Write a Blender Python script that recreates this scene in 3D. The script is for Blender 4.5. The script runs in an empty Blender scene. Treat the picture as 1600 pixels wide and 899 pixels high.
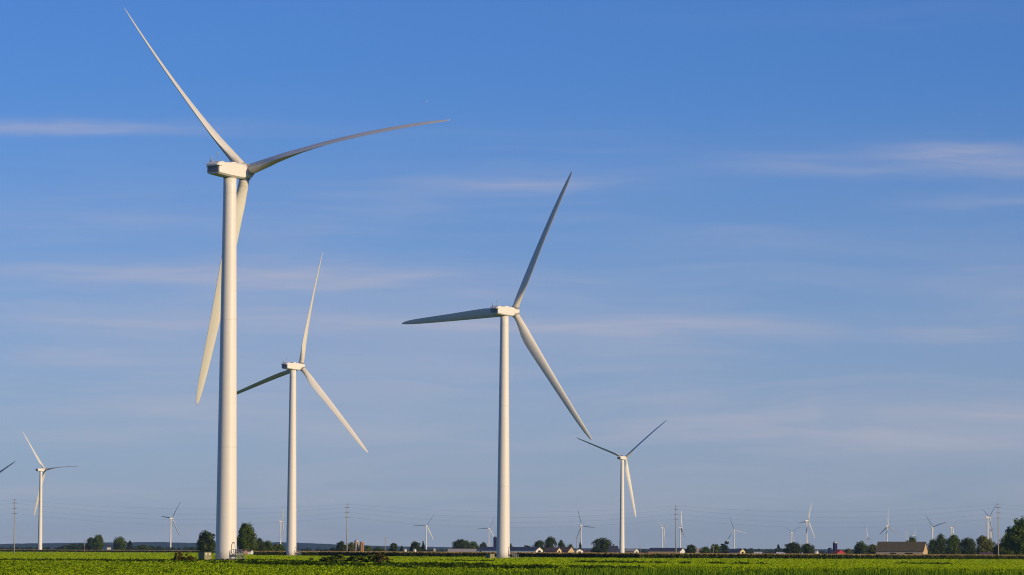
import bpy, math, random
import numpy as np
from math import sin, cos, tan, atan, atan2, radians, pi, sqrt, exp
from mathutils import Matrix, Vector

rng = np.random.default_rng(7)
random.seed(7)
S = bpy.context.scene
COL = S.collection

# ------------------------------------------------------------------ camera
F, CX, CY, EYE = 6000.0, 800.0, 449.5, 2.1          # focal length in photo pixels, eye height in metres
HZ = 863.0                                           # horizon row at the middle column
ROLL = atan(0.0052)
PITCH = atan((HZ - CY) / F)
FW = np.array([0, cos(PITCH), sin(PITCH)])
_u0 = np.array([0, -sin(PITCH), cos(PITCH)])
_r0 = np.array([1.0, 0, 0])
RT = _r0 * cos(ROLL) + _u0 * sin(ROLL)
UP = -_r0 * sin(ROLL) + _u0 * cos(ROLL)
CAM = np.array([0, 0, EYE])


def hz(px):
    return HZ + 0.0052 * (px - CX)


def at(px, py, D):
    d = FW + RT * (px - CX) / F + UP * (CY - py) / F
    return CAM + d * D / d[1]


def gx(px, D):
    """x on the ground for a column of the photograph at distance D"""
    return float(at(px, hz(px), D)[0])


def zz(px, py, D):
    return float(at(px, py, D)[2])


cam = bpy.data.cameras.new('camera')
cam.sensor_width = 36.0
cam.lens = 36.0 * F / 1600.0
cam.clip_start, cam.clip_end = 1.0, 200000.0
co = bpy.data.objects.new('camera', cam)
COL.objects.link(co)
co.matrix_world = Matrix(((RT[0], UP[0], -FW[0], 0), (RT[1], UP[1], -FW[1], 0), (RT[2], UP[2], -FW[2], EYE), (0, 0, 0, 1)))
S.camera = co

# ------------------------------------------------------------------ light
SUN_AZ = radians(52)      # right of straight behind the camera
SUN_EL = radians(15)
sd = Vector((sin(SUN_AZ) * cos(SUN_EL), -cos(SUN_AZ) * cos(SUN_EL), sin(SUN_EL)))
sl = bpy.data.lights.new('sun', 'SUN')
sl.energy = 4.0
sl.angle = radians(0.53)
sl.color = (1.0, 0.77, 0.45)
so = bpy.data.objects.new('sun', sl)
COL.objects.link(so)
so.rotation_euler = sd.to_track_quat('Z', 'Y').to_euler()

# ------------------------------------------------------------------ node helpers
class NT:
    def __init__(s, tree):
        s.t = tree
        s.n = tree.nodes
        s.l = tree.links

    def new(s, kind, **kw):
        n = s.n.new(kind)
        for k, v in kw.items():
            setattr(n, k, v)
        return n

    def put(s, sock, v):
        if isinstance(v, bpy.types.NodeSocket):
            s.l.new(v, sock)
        elif v is not None:
            sock.default_value = v

    def math(s, op, a, b=None, c=None, clamp=False):
        n = s.new('ShaderNodeMath', operation=op, use_clamp=clamp)
        s.put(n.inputs[0], a)
        s.put(n.inputs[1], b)
        s.put(n.inputs[2], c)
        return n.outputs[0]

    def mix(s, f, a, b, blend='MIX'):
        n = s.new('ShaderNodeMix', data_type='RGBA', blend_type=blend)
        s.put(n.inputs[0], f)
        s.put(n.inputs[6], a)
        s.put(n.inputs[7], b)
        return n.outputs[2]

    def ramp(s, f, stops, interp='LINEAR'):
        n = s.new('ShaderNodeValToRGB')
        e = n.color_ramp.elements
        n.color_ramp.interpolation = interp
        while len(e) < len(stops):
            e.new(0.5)
        for q, (p, c) in zip(e, stops):
            q.position = p
            q.color = (c[0], c[1], c[2], 1) if not isinstance(c, (int, float)) else (c, c, c, 1)
        s.put(n.inputs[0], f)
        return n.outputs[0]

    def noise(s, vec, scale, detail=3.0, rough=0.55, dist=0.0):
        n = s.new('ShaderNodeTexNoise')
        s.put(n.inputs['Vector'], vec)
        n.inputs['Scale'].default_value = scale
        n.inputs['Detail'].default_value = detail
        n.inputs['Roughness'].default_value = rough
        n.inputs['Distortion'].default_value = dist
        return n.outputs['Fac']

    def xyz(s, x, y, z):
        n = s.new('ShaderNodeCombineXYZ')
        s.put(n.inputs[0], x)
        s.put(n.inputs[1], y)
        s.put(n.inputs[2], z)
        return n.outputs[0]

    def mapping(s, vec, scale):
        n = s.new('ShaderNodeMapping')
        s.put(n.inputs['Vector'], vec)
        n.inputs['Scale'].default_value = scale
        return n.outputs[0]


# ------------------------------------------------------------------ sky
W = bpy.data.worlds.new('World')
S.world = W
W.use_nodes = True
wt = NT(W.node_tree)
wt.n.clear()
sky = wt.new('ShaderNodeTexSky', sky_type='NISHITA')
sky.sun_disc = False
sky.sun_elevation = SUN_EL
sky.sun_rotation = pi - SUN_AZ
sky.altitude = 200
sky.air_density = 1.0
sky.dust_density = 0.0
sky.ozone_density = 7.0
tc = wt.new('ShaderNodeTexCoord')
sp = wt.new('ShaderNodeSeparateXYZ')
wt.l.new(tc.outputs['Generated'], sp.inputs[0])
dx, dy, dz = sp.outputs
AZ = wt.math('ARCTAN2', dx, dy)
EL = wt.math('ARCSINE', dz)
# thin cirrus: stretched noise, gathered into a few streaks that hang at fixed bearings
warp = wt.noise(wt.xyz(wt.math('MULTIPLY', AZ, 12.0), wt.math('MULTIPLY', EL, 40.0), 0.0), 1.0, 3.0)
elw = wt.math('ADD', EL, wt.math('MULTIPLY', wt.math('SUBTRACT', warp, 0.5), 0.010))
n1 = wt.noise(wt.xyz(wt.math('MULTIPLY', AZ, 9.0), wt.math('MULTIPLY', elw, 150.0), 3.1), 1.0, 5.0, 0.55)
n2 = wt.noise(wt.xyz(wt.math('MULTIPLY', AZ, 30.0), wt.math('MULTIPLY', elw, 420.0), 7.7), 1.0, 4.0, 0.6)
n3 = wt.noise(wt.xyz(wt.math('MULTIPLY', AZ, 14.0), wt.math('MULTIPLY', EL, 30.0), 1.3), 1.0, 2.0, 0.5)


def sstep(v, a, b):
    n = wt.new('ShaderNodeMapRange', interpolation_type='SMOOTHSTEP')
    wt.put(n.inputs[0], v)
    n.inputs[1].default_value, n.inputs[2].default_value = a, b
    return n.outputs[0]


def streak(px, py, wx, wy, amt, slope=0.0):
    wx, wy, amt = wx * 1.25, wy * 1.5, amt * .62
    a0 = (px - CX) / F
    e0 = (hz(px) - py) / F
    da = wt.math('SUBTRACT', AZ, a0)
    de = wt.math('SUBTRACT', wt.math('SUBTRACT', elw, e0), wt.math('MULTIPLY', da, slope))
    qa = wt.math('POWER', wt.math('ABSOLUTE', wt.math('DIVIDE', da, wx / F)), 2.0)
    qe = wt.math('POWER', wt.math('ABSOLUTE', wt.math('DIVIDE', de, wy / F)), 2.0)
    g = wt.math('EXPONENT', wt.math('MULTIPLY', wt.math('ADD', qa, qe), -1.0))
    return wt.math('MULTIPLY', g, amt)


STREAKS = [(60, 207, 300, 7, .62), (1530, 250, 110, 16, .8, -.06), (1310, 262, 150, 12, .5), (850, 290, 130, 11, .42), (1130, 373, 130, 10, .36),
           (1090, 515, 170, 10, .5), (700, 505, 330, 16, .3), (1500, 520, 80, 13, .55), (220, 430, 190, 14, .45), (560, 440, 260, 17, .32),
           (120, 510, 200, 10, .4), (150, 350, 230, 14, .25), (1560, 318, 130, 9, .36), (1300, 700, 330, 28, .4), (1580, 648, 110, 11, .4), (1270, 655, 10, 22, .14),
           (290, 670, 260, 26, .28), (1350, 28, 330, 18, .05)]
tot = None
for q in STREAKS:
    v = streak(*q)
    tot = v if tot is None else wt.math('ADD', tot, v)
tex = wt.math('ADD', wt.math('MULTIPLY', sstep(n1, 0.30, 0.72), 0.7), wt.math('MULTIPLY', sstep(n2, 0.25, 0.8), 0.45))
c1 = wt.math('MULTIPLY', tot, tex)
# a thin, nearly even veil that thickens towards the horizon, with faint broad patches in it
low = wt.math('SUBTRACT', 1.0, sstep(EL, 0.030, 0.128))
n4 = wt.noise(wt.xyz(wt.math('MULTIPLY', AZ, 7.0), wt.math('MULTIPLY', elw, 62.0), 5.9), 1.0, 4.0, 0.6, 0.6)
veil = wt.math('MULTIPLY', low, wt.math('ADD', 0.25, wt.math('MULTIPLY', sstep(n4, 0.38, 0.70), 0.22)))
fibre = wt.math('MULTIPLY', wt.math('MULTIPLY', sstep(n1, 0.45, 0.80), sstep(n3, 0.38, 0.64)), wt.math('MULTIPLY', wt.math('SUBTRACT', 1.0, sstep(EL, 0.085, 0.125)), 0.26))
cloud = wt.math('ADD', wt.math('MULTIPLY', c1, 1.25), wt.math('ADD', veil, fibre), clamp=True)
SKYMUL = wt.mix(1.0, sky.outputs[0], (0.69, 0.765, 1.06, 1), 'MULTIPLY')
withcl = wt.mix(cloud, SKYMUL, (4.95, 4.75, 5.55, 1))
bg = wt.new('ShaderNodeBackground')
wt.put(bg.inputs[0], withcl)
bg.inputs[1].default_value = 0.100
out = wt.new('ShaderNodeOutputWorld')
wt.l.new(bg.outputs[0], out.inputs[0])

# ------------------------------------------------------------------ materials
def mat(name):
    m = bpy.data.materials.new(name)
    m.use_nodes = True
    t = NT(m.node_tree)
    t.n.clear()
    o = t.new('ShaderNodeOutputMaterial')
    return m, t, o


def surface(name, col, rough=0.6, var=0.12, scale=0.8, stretch=(1, 1, 1), spec=0.3, metal=0.0, extra=None):
    """painted / mineral surface: base colour broken up by two scales of procedural wear"""
    m, t, o = mat(name)
    g = t.new('ShaderNodeTexCoord').outputs['Object']
    a = t.noise(t.mapping(g, stretch), scale, 4.0)
    b = t.noise(g, scale * 7.3, 3.0)
    f = t.math('ADD', t.math('MULTIPLY', a, 0.7), t.math('MULTIPLY', b, 0.3))
    lo = tuple(c * (1 - var) for c in col)
    hi = tuple(min(1, c * (1 + var)) for c in col)
    c = t.ramp(f, [(0.30, lo), (0.70, hi)])
    if extra:
        c = extra(t, g, c)
    p = t.new('ShaderNodeBsdfPrincipled')
    t.put(p.inputs['Base Color'], c)
    p.inputs['Roughness'].default_value = rough
    p.inputs['Specular IOR Level'].default_value = spec
    p.inputs['Metallic'].default_value = metal
    t.l.new(p.outputs[0], o.inputs[0])
    return m


def leafmat(name, cols, trans=0.25, clump=0.25):
    """leaves: every leaf its own tint, drifting over the plant"""
    m, t, o = mat(name)
    r = t.new('ShaderNodeNewGeometry').outputs['Random Per Island']
    g = t.new('ShaderNodeNewGeometry').outputs['Position']
    a = t.noise(g, clump, 3.0)
    f = t.math('ADD', t.math('MULTIPLY', r, 0.55), t.math('MULTIPLY', t.math('SUBTRACT', t.math('MULTIPLY', a, 2.2), 0.6), 0.5))
    k = len(cols) - 1
    c = t.ramp(f, [(0.12 + 0.76 * i / k, q) for i, q in enumerate(cols)])
    d = t.new('ShaderNodeBsdfDiffuse')
    t.put(d.inputs[0], c)
    tr = t.new('ShaderNodeBsdfTranslucent')
    t.put(tr.inputs[0], t.mix(1.0, c, (1.0, 1.0, 0.55, 1), 'MULTIPLY'))
    mx = t.new('ShaderNodeMixShader')
    mx.inputs[0].default_value = trans
    t.l.new(d.outputs[0], mx.inputs[1])
    t.l.new(tr.outputs[0], mx.inputs[2])
    t.l.new(mx.outputs[0], o.inputs[0])
    return m


def seams(t, g, c):
    """faint rolled-plate seams round the steel tower and long rain streaks"""
    s = t.new('ShaderNodeSeparateXYZ')
    t.l.new(g, s.inputs[0])
    fr = t.math('FRACT', t.math('DIVIDE', s.outputs[2], 2.9))
    ln = t.math('LESS_THAN', fr, 0.035)
    c = t.mix(t.math('MULTIPLY', ln, 0.10), c, (0.45, 0.43, 0.40, 1))
    fl = t.math('LESS_THAN', t.math('FRACT', t.math('DIVIDE', t.math('ADD', s.outputs[2], 3.0), 26.0)), 0.010)
    c = t.mix(t.math('MULTIPLY', fl, 0.13), c, (0.30, 0.29, 0.28, 1))
    st = t.noise(t.mapping(g, (2.2, 2.2, 0.03)), 1.0, 3.0)
    return t.mix(t.math('MULTIPLY', t.ramp(st, [(0.5, 0.0), (0.8, 1.0)]), 0.13), c, (0.50, 0.45, 0.36, 1))


def rootstain(t, g, c):
    """oily brown run-off round the blade root, a thin dirty leading edge further out"""
    s = t.new('ShaderNodeSeparateXYZ')
    t.l.new(g, s.inputs[0])
    ln = t.new('ShaderNodeVectorMath', operation='LENGTH')
    t.l.new(g, ln.inputs[0])
    near = t.ramp(t.math('DIVIDE', ln.outputs['Value'], 12.0), [(0.12, 1.0), (0.6, 0.0)])
    n = t.noise(g, 1.1, 3.0)
    return t.mix(t.math('MULTIPLY', t.math('MULTIPLY', near, t.ramp(n, [(0.4, 0.0), (0.65, 1.0)])), 0.5), c, (0.48, 0.33, 0.12, 1))


M = {}
M['tower'] = surface('tower_paint', (0.80, 0.77, 0.73), 0.42, 0.035, 0.35, (1, 1, 0.2), 0.35, extra=seams)
M['nacelle'] = surface('nacelle_paint', (0.81, 0.79, 0.75), 0.45, 0.04, 0.8)
M['blade'] = surface('blade_gelcoat', (0.76, 0.74, 0.68), 0.40, 0.05, 0.5, (1, 1, 0.25), extra=rootstain)
M['rearpanel'] = surface('nacelle_rear_grey', (0.30, 0.31, 0.33), 0.5, 0.10, 1.5)
M['darkgap'] = surface('dark_gap', (0.03, 0.03, 0.035), 0.7, 0.2, 2)
M['steel'] = surface('galvanised_steel', (0.36, 0.36, 0.35), 0.5, 0.18, 2.0, metal=0.2)
M['concrete'] = surface('concrete', (0.42, 0.40, 0.36), 0.85, 0.2, 1.2)
M['boxgreen'] = surface('cabinet_paint', (0.20, 0.19, 0.10), 0.5, 0.16, 1.4)
M['boxdoor'] = surface('cabinet_door_paint', (0.26, 0.24, 0.13), 0.5, 0.15, 1.6)
M['sticker'] = surface('white_sticker', (0.78, 0.78, 0.74), 0.5, 0.05, 3)
M['insul'] = surface('insulator_grey', (0.10, 0.10, 0.12), 0.4, 0.1, 2)
M['polesteel'] = surface('weathering_pole', (0.36, 0.345, 0.32), 0.6, 0.15, 0.6, (3, 3, .3))
M['polewood'] = surface('pole_wood', (0.34, 0.28, 0.21), 0.85, 0.2, 1.0, (4, 4, .3))
M['wire'] = surface('wire_aluminium', (0.10, 0.10, 0.11), 0.5, 0.1, 1)
M['bark'] = surface('bark', (0.12, 0.09, 0.065), 0.9, 0.3, 2.5, (1, 1, .25))
M['whitewall'] = surface('white_siding', (0.74, 0.72, 0.68), 0.6, 0.08, 0.5, (1, 1, 4))
M['greywall'] = surface('weathered_boards', (0.38, 0.33, 0.28), 0.85, 0.25, 0.7, (5, 5, .3))
M['tanwall'] = surface('tan_boards', (0.55, 0.40, 0.22), 0.75, 0.12, 0.6, (4, 4, .4))
M['yelwall'] = surface('cream_siding', (0.68, 0.56, 0.30), 0.7, 0.1, 0.6, (1, 1, 4))
M['brick'] = surface('brick_wall', (0.34, 0.19, 0.14), 0.8, 0.2, 2.0)
M['slate'] = surface('slate_blue_metal_roof', (0.055, 0.058, 0.085), 0.45, 0.15, 0.6, (3, 3, 1))
M['purple'] = surface('brown_shingle_roof', (0.10, 0.065, 0.065), 0.8, 0.2, 1.0)
M['olive'] = surface('old_olive_shingle_roof', (0.105, 0.090, 0.055), 0.9, 0.22, 0.5, (1, 1, 3))
M['paleroof'] = surface('pale_metal_roof', (0.40, 0.36, 0.34), 0.5, 0.12, 0.6, (3, 3, 1))
M['whiteroof'] = surface('white_metal_roof', (0.66, 0.68, 0.72), 0.45, 0.08, 0.6, (3, 3, 1))
M['redroof'] = surface('red_roof', (0.33, 0.035, 0.04), 0.6, 0.15, 0.8)
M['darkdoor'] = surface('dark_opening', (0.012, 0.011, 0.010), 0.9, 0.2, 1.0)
M['silocon'] = surface('silo_staves', (0.46, 0.36, 0.24), 0.8, 0.18, 0.7, (1, 1, 3))
M['silorust'] = surface('rusty_silo_staves', (0.50, 0.27, 0.13), 0.8, 0.2, 0.7, (1, 1, 3))
M['siloblue'] = surface('blue_enamel_silo', (0.030, 0.032, 0.085), 0.35, 0.1, 0.7, (1, 1, 3))
M['silocap'] = surface('silo_dome_metal', (0.55, 0.55, 0.55), 0.4, 0.1, 1, metal=.3)
M['plane'] = surface('airliner_white', (0.75, 0.76, 0.78), 0.4, 0.05, 1)

M['leafdark'] = leafmat('leaves_dark', [(0.0208, 0.0338, 0.013), (0.0546, 0.0806, 0.0208), (0.1105, 0.143, 0.0338)])
M['leafmid'] = leafmat('leaves_mid', [(0.0325, 0.0585, 0.013), (0.0845, 0.13, 0.0208), (0.1625, 0.2194, 0.0364)])
M['leafolive'] = leafmat('leaves_olive', [(0.0508, 0.0598, 0.0182), (0.1271, 0.1375, 0.0338), (0.2168, 0.2242, 0.052)])
M['needle'] = leafmat('needles', [(0.013, 0.026, 0.0156), (0.026, 0.0468, 0.0234), (0.0468, 0.0715, 0.0312)], 0.1)
M['woodleaf'] = leafmat('woodland_leaves', [(0.014, 0.028, 0.012), (0.028, 0.05, 0.017), (0.055, 0.082, 0.026)], 0.2, 0.03)
M['crop'] = leafmat('crop_leaves', [(0.0775, 0.1327, 0.004), (0.1639, 0.2652, 0.007), (0.2484, 0.3607, 0.012), (0.3478, 0.435, 0.025)], 0.25, 0.05)
M['cropfar'] = leafmat('far_crop_leaves', [(0.1926, 0.3074, 0.006), (0.2601, 0.3922, 0.008), (0.3275, 0.4558, 0.012), (0.4045, 0.477, 0.02)], 0.25, 0.03)
M['weed'] = leafmat('dark_weeds', [(0.016, 0.034, 0.006), (0.04, 0.075, 0.010), (0.075, 0.13, 0.015)], 0.25, 0.2)
M['reed'] = leafmat('tall_grass_blades', [(0.039, 0.0845, 0.0078), (0.0975, 0.1885, 0.013), (0.182, 0.286, 0.0234)], 0.3, 0.2)
M['shrub'] = leafmat('shrub_leaves', [(0.0336, 0.072, 0.012), (0.084, 0.135, 0.018), (0.1785, 0.225, 0.027)], 0.2, 0.9)
M['brownweed'] = leafmat('brown_seed_heads', [(0.075, 0.065, 0.014), (0.15, 0.115, 0.026), (0.22, 0.18, 0.035)], 0.2, 0.9)
M['cornleaf'] = leafmat('corn_leaves', [(0.018, 0.032, 0.006), (0.038, 0.060, 0.012), (0.075, 0.095, 0.018)], 0.2, 0.3)
M['tassel'] = leafmat('corn_tassels', [(0.28, 0.19, 0.09), (0.44, 0.31, 0.15), (0.52, 0.38, 0.20)], 0.2, 0.1)


def ground_material():
    m, t, o = mat('field_soil_and_sward')
    g = t.new('ShaderNodeNewGeometry').outputs['Position']
    a = t.noise(g, 0.012, 5.0)
    b = t.noise(t.mapping(g, (1, 0.35, 1)), 0.9, 5.0, 0.7)
    c = t.ramp(b, [(0.3, (0.045, 0.085, 0.008)), (0.55, (0.11, 0.18, 0.010)), (0.8, (0.19, 0.25, 0.02))])
    c = t.mix(t.math('MULTIPLY', t.ramp(a, [(0.45, 0.0), (0.7, 1.0)]), 0.5), c, (0.20, 0.22, 0.03, 1))
    p = t.new('ShaderNodeBsdfDiffuse')
    t.put(p.inputs[0], c)
    t.l.new(p.outputs[0], o.inputs[0])
    return m


M['ground'] = ground_material()
M['hill'] = surface('wooded_hillside', (0.030, 0.045, 0.022), 0.95, 0.4, 0.012, (1, .3, 3), 0.0)

# ------------------------------------------------------------------ mesh helpers
def tag(o, label=None, cat=None, group=None, kind=None):
    if label:
        o['label'] = label
    if cat:
        o['category'] = cat
    if group:
        o['group'] = group
    if kind:
        o['kind'] = kind
    return o


def thing(name, label, cat, loc=(0, 0, 0), rz=0.0, group=None):
    o = bpy.data.objects.new(name, None)
    COL.objects.link(o)
    o.empty_display_size = 1.0
    o.location = loc
    o.rotation_euler = (0, 0, rz)
    return tag(o, label, cat, group)


def link(name, me, parent=None):
    o = bpy.data.objects.new(name, me)
    COL.objects.link(o)
    if parent is not None:
        o.parent = parent
    return o


class MB:
    def __init__(s):
        s.v, s.f, s.m = [], [], []
        s.mi = 0

    def add(s, vs, fs):
        b = len(s.v)
        s.v += [tuple(map(float, p)) for p in vs]
        s.f += [tuple(b + i for i in q) for q in fs]
        s.m += [s.mi] * len(fs)
        return s

    def box(s, x0, x1, y0, y1, z0, z1):
        return s.add([(x0, y0, z0), (x1, y0, z0), (x1, y1, z0), (x0, y1, z0), (x0, y0, z1), (x1, y0, z1), (x1, y1, z1), (x0, y1, z1)],
                     [(0, 3, 2, 1), (4, 5, 6, 7), (0, 1, 5, 4), (1, 2, 6, 5), (2, 3, 7, 6), (3, 0, 4, 7)])

    def loft(s, rings, cap0=True, cap1=True):
        n = len(rings[0])
        vs = [p for r in rings for p in r]
        fs = []
        for i in range(len(rings) - 1):
            for j in range(n):
                k = (j + 1) % n
                fs.append((i * n + j, i * n + k, (i + 1) * n + k, (i + 1) * n + j))
        if cap0:
            fs.append(tuple(reversed(range(n))))
        if cap1:
            fs.append(tuple(range((len(rings) - 1) * n, len(rings) * n)))
        return s.add(vs, fs)

    def lathe(s, prof, n=32, c=(0, 0), cap0=True, cap1=True):
        """prof: (radius, z) from the bottom to the top"""
        return s.loft([[(c[0] + r * cos(2 * pi * j / n), c[1] + r * sin(2 * pi * j / n), z) for j in range(n)] for r, z in prof], cap0, cap1)

    def tube(s, pts, r, n=6):
        pts = [Vector(p) for p in pts]
        rings = []
        for i, p in enumerate(pts):
            d = (pts[min(i + 1, len(pts) - 1)] - pts[max(i - 1, 0)]).normalized()
            a = d.cross(Vector((0, 0, 1)))
            if a.length < 1e-3:
                a = Vector((1, 0, 0))
            a.normalize()
            b = d.cross(a)
            rr = r[i] if isinstance(r, (list, tuple)) else r
            rings.append([p + (a * cos(2 * pi * j / n) + b * sin(2 * pi * j / n)) * rr for j in range(n)])
        return s.loft(rings)

    def mesh(s, name, mats, smooth=False, angle=None):
        me = bpy.data.meshes.new(name)
        me.from_pydata(s.v, [], s.f)
        for m in (mats if isinstance(mats, (list, tuple)) else [mats]):
            me.materials.append(m)
        me.polygons.foreach_set('material_index', s.m)
        if smooth:
            me.polygons.foreach_set('use_smooth', [len(p) == 4 for p in s.f])
        me.update()
        return me

    def build(s, name, mats, parent=None, smooth=False):
        return link(name, s.mesh(name, mats, smooth), parent)


def quads(name, P, mats, idx=None):
    """P: (N,4,3) array of separate leaf faces"""
    n = len(P)
    me = bpy.data.meshes.new(name)
    me.vertices.add(n * 4)
    me.vertices.foreach_set('co', np.ascontiguousarray(P, dtype=np.float32).ravel())
    me.loops.add(n * 4)
    me.loops.foreach_set('vertex_index', np.arange(n * 4, dtype=np.int32))
    me.polygons.add(n)
    me.polygons.foreach_set('loop_start', np.arange(0, n * 4, 4, dtype=np.int32))
    me.polygons.foreach_set('loop_total', np.full(n, 4, dtype=np.int32))
    for m in (mats if isinstance(mats, (list, tuple)) else [mats]):
        me.materials.append(m)
    if idx is not None:
        me.polygons.foreach_set('material_index', np.asarray(idx, dtype=np.int32))
    me.update(calc_edges=True)
    me.validate()
    return me


def unit(a):
    return a / np.maximum(1e-9, np.linalg.norm(a, axis=-1, keepdims=True))


def leaves(C, N, size, asp=1.6):
    """kite-shaped leaf faces at C, facing N (roughly), long axis random"""
    n = len(C)
    N = unit(N)
    t = unit(np.cross(N, rng.normal(size=(n, 3))))
    b = np.cross(N, t)
    s = np.asarray(size).reshape(-1, 1) * np.ones((n, 1))
    l, w = s * asp * 0.5, s * 0.5
    return np.stack([C - t * l, C + b * w - t * l * .1, C + t * l, C - b * w - t * l * .1], 1)


def blades_up(C, h, w, lean):
    """upright grass-like blades standing at C"""
    n = len(C)
    a = rng.uniform(0, 2 * pi, n)
    d = np.stack([np.cos(a), np.sin(a), np.zeros(n)], 1)
    e = np.stack([-np.sin(a), np.cos(a), np.zeros(n)], 1)
    top = C + np.stack([np.zeros(n), np.zeros(n), h], 1) + e * (lean * h)[:, None]
    w = np.asarray(w).reshape(-1, 1)
    return np.stack([C - d * w / 2, C + d * w / 2, top + d * w * .15, top - d * w * .15], 1)


# ------------------------------------------------------------------ wind turbines
HUBX, HUBZ = 5.0, 80.0
TILT = radians(4)


def tower_mesh():
    b = MB()
    prof = []
    for i in range(41):
        f = i / 40
        prof.append((2.16 + (1.33 - 2.16) * f ** 1.05, 0.3 + (HUBZ - 1.70 - 0.3) * f))
    return b.lathe(prof, 56).mesh('tower', M['tower'], True)


def nacelle_meshes():
    """long axis +X points upwind; origin at the hub height on the tower axis"""
    def sec(x, hw, zb, zt, c=0.28):
        return [(x, -hw, zb + c), (x, -hw, zt - c), (x, -hw + c, zt), (x, hw - c, zt), (x, hw, zt - c), (x, hw, zb + c), (x, hw - c * 1.6, zb), (x, -hw + c * 1.6, zb)]
    b = MB()
    rings = [sec(-5.35, 1.62, -1.15, 1.05), sec(-5.15, 1.72, -1.28, 1.15), sec(-1.9, 1.78, -1.56, 1.27), sec(1.9, 1.76, -1.72, 1.27), sec(3.1, 1.62, -1.62, 1.17), sec(3.4, 1.45, -1.40, 1.0)]
    b.loft(rings)
    body = b.mesh('nacelle', M['nacelle'])
    b = MB()
    b.loft([sec(-5.85, 1.40, 0.34, 0.66, .12), sec(-5.62, 1.62, 0.34, 0.92, .16), sec(-4.55, 1.80, 0.44, 1.34, .2), sec(-3.9, 1.80, 0.75, 1.30, .2)])
    hood = b.mesh('rear_hood', M['nacelle'])
    b = MB()
    b.box(-5.40, -5.352, -1.38, 1.38, -0.92, 0.28)
    for k in range(8):
        z = -0.85 + k * 0.14
        b.box(-5.44, -5.40, -1.3, 1.3, z, z + 0.07)
    panel = b.mesh('rear_panel', M['rearpanel'])
    b = MB()
    b.box(-5.60, -4.6, -1.76, 1.76, 0.28, 0.34)
    gap = b.mesh('hood_gap', M['darkgap'])
    b = MB()
    b.box(-1.7, -0.6, -0.6, 0.6, 1.20, 1.45)
    hatch = b.mesh('roof_hatch', M['darkgap'])
    b = MB()
    b.box(-0.4, 1.2, -0.7, 0.7, 1.20, 1.55)
    vent = b.mesh('roof_cover', M['nacelle'])
    b = MB()
    for x, y, h in ((-4.9, 0.9, 1.0), (-4.6, -0.5, 1.9)):
        b.tube([(x, y, 1.1), (x, y, 1.1 + h)], 0.05)
        b.box(x - .22, x + .22, y - .06, y + .06, 1.1 + h, 1.1 + h + .16)
        if h < 1.5:
            b.box(x - .14, x + .14, y - .14, y + .14, 1.25, 1.7)
            short = b.mesh('obstruction_lamp', M['steel'])
            b = MB()
    mast = b.mesh('weather_mast', M['steel'])
    b = MB()
    b.lathe([(1.42, -1.71), (1.42, -1.45)], 40)
    ring = b.mesh('yaw_ring', M['steel'], True)
    return [('rear_hood', hood), ('rear_panel', panel), ('hood_gap', gap), ('roof_hatch', hatch), ('roof_cover', vent), ('weather_mast', mast), ('obstruction_lamp', short), ('yaw_ring', ring)], body


def hub_mesh():
    b = MB()
    n = 32
    prof = [(1.35, -1.58), (1.55, -1.2), (1.62, -0.5), (1.62, 0.4), (1.48, 1.0), (1.12, 1.5), (0.62, 1.82), (0.2, 1.95)]
    b.loft([[(z, r * cos(2 * pi * j / n), r * sin(2 * pi * j / n)) for j in range(n)] for r, z in prof])
    return b.mesh('hub', M['nacelle'], True)


CH = np.array([(0, 2.1), (3, 2.1), (5, 2.45), (8, 3.15), (11, 3.4), (15, 3.25), (25, 2.65), (36, 2.1), (43, 1.72), (47, 1.25), (49, .75), (49.7, .35), (50, .08)])
TW = np.array([(0, 15), (6, 14.5), (10, 12), (15, 9), (25, 4.5), (36, 1.5), (50, -1)])
TK = np.array([(0, 1), (3, 1), (5, .80), (8, .52), (11, .40), (15, .31), (25, .25), (36, .21), (43, .18), (50, .16)])
BR = [1.5, 2.2, 3, 4, 5, 6.5, 8, 9.5, 11, 13, 15, 18, 21, 25, 29, 33, 36, 39, 42, 44.5, 46.5, 48, 49, 49.6, 50]


def blade_mesh(pitch, phi, pre, grav, n=20):
    """span along +Z, rotation towards +Y, upwind +X, all in the hub's own frame before turning by phi"""
    b = MB()
    flap = pre - grav * sin(pitch) * sin(phi)
    rings = []
    for r in BR:
        c = np.interp(r, CH[:, 0], CH[:, 1])
        tw = radians(np.interp(r, TW[:, 0], TW[:, 1])) + pitch
        th = np.interp(r, TK[:, 0], TK[:, 1])
        w = min(1.0, max(0.0, (r - 3) / 7.0))
        e = Vector((sin(tw), cos(tw), 0))
        nn = Vector((cos(tw), -sin(tw), 0))
        nb = Vector((cos(pitch), -sin(pitch), 0))
        off = nb * (flap * ((r / 50.0) ** 2))
        ring = []
        for j in range(n):
            a = 2 * pi * j / n
            # round root blending into an aerofoil
            xe, xn = cos(a) * 0.5, sin(a) * 0.5 * th
            u = (1 - cos(a)) / 2
            ax = 0.32 - u
            tt = 5 * th * (.2969 * sqrt(u) - .126 * u - .3516 * u * u + .2843 * u ** 3 - .1036 * u ** 4)
            camb = 0.035 * 4 * u * (1 - u)
            ay = (tt if sin(a) >= 0 else -tt) * 0.98 - camb
            px = xe * (1 - w) + ax * w
            py = xn * (1 - w) + ay * w
            ring.append(Vector((0, 0, r)) + e * (px * c) + nn * (py * c) + off)
        rings.append(ring)
    b.loft(rings)
    return b.mesh('blade', M['blade'], True)


def collar_mesh():
    b = MB()
    b.lathe([(1.10, 1.30), (1.24, 1.34), (1.24, 1.52), (1.12, 1.56)], 28)
    return b.mesh('root_collar', M['steel'], True)


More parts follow.
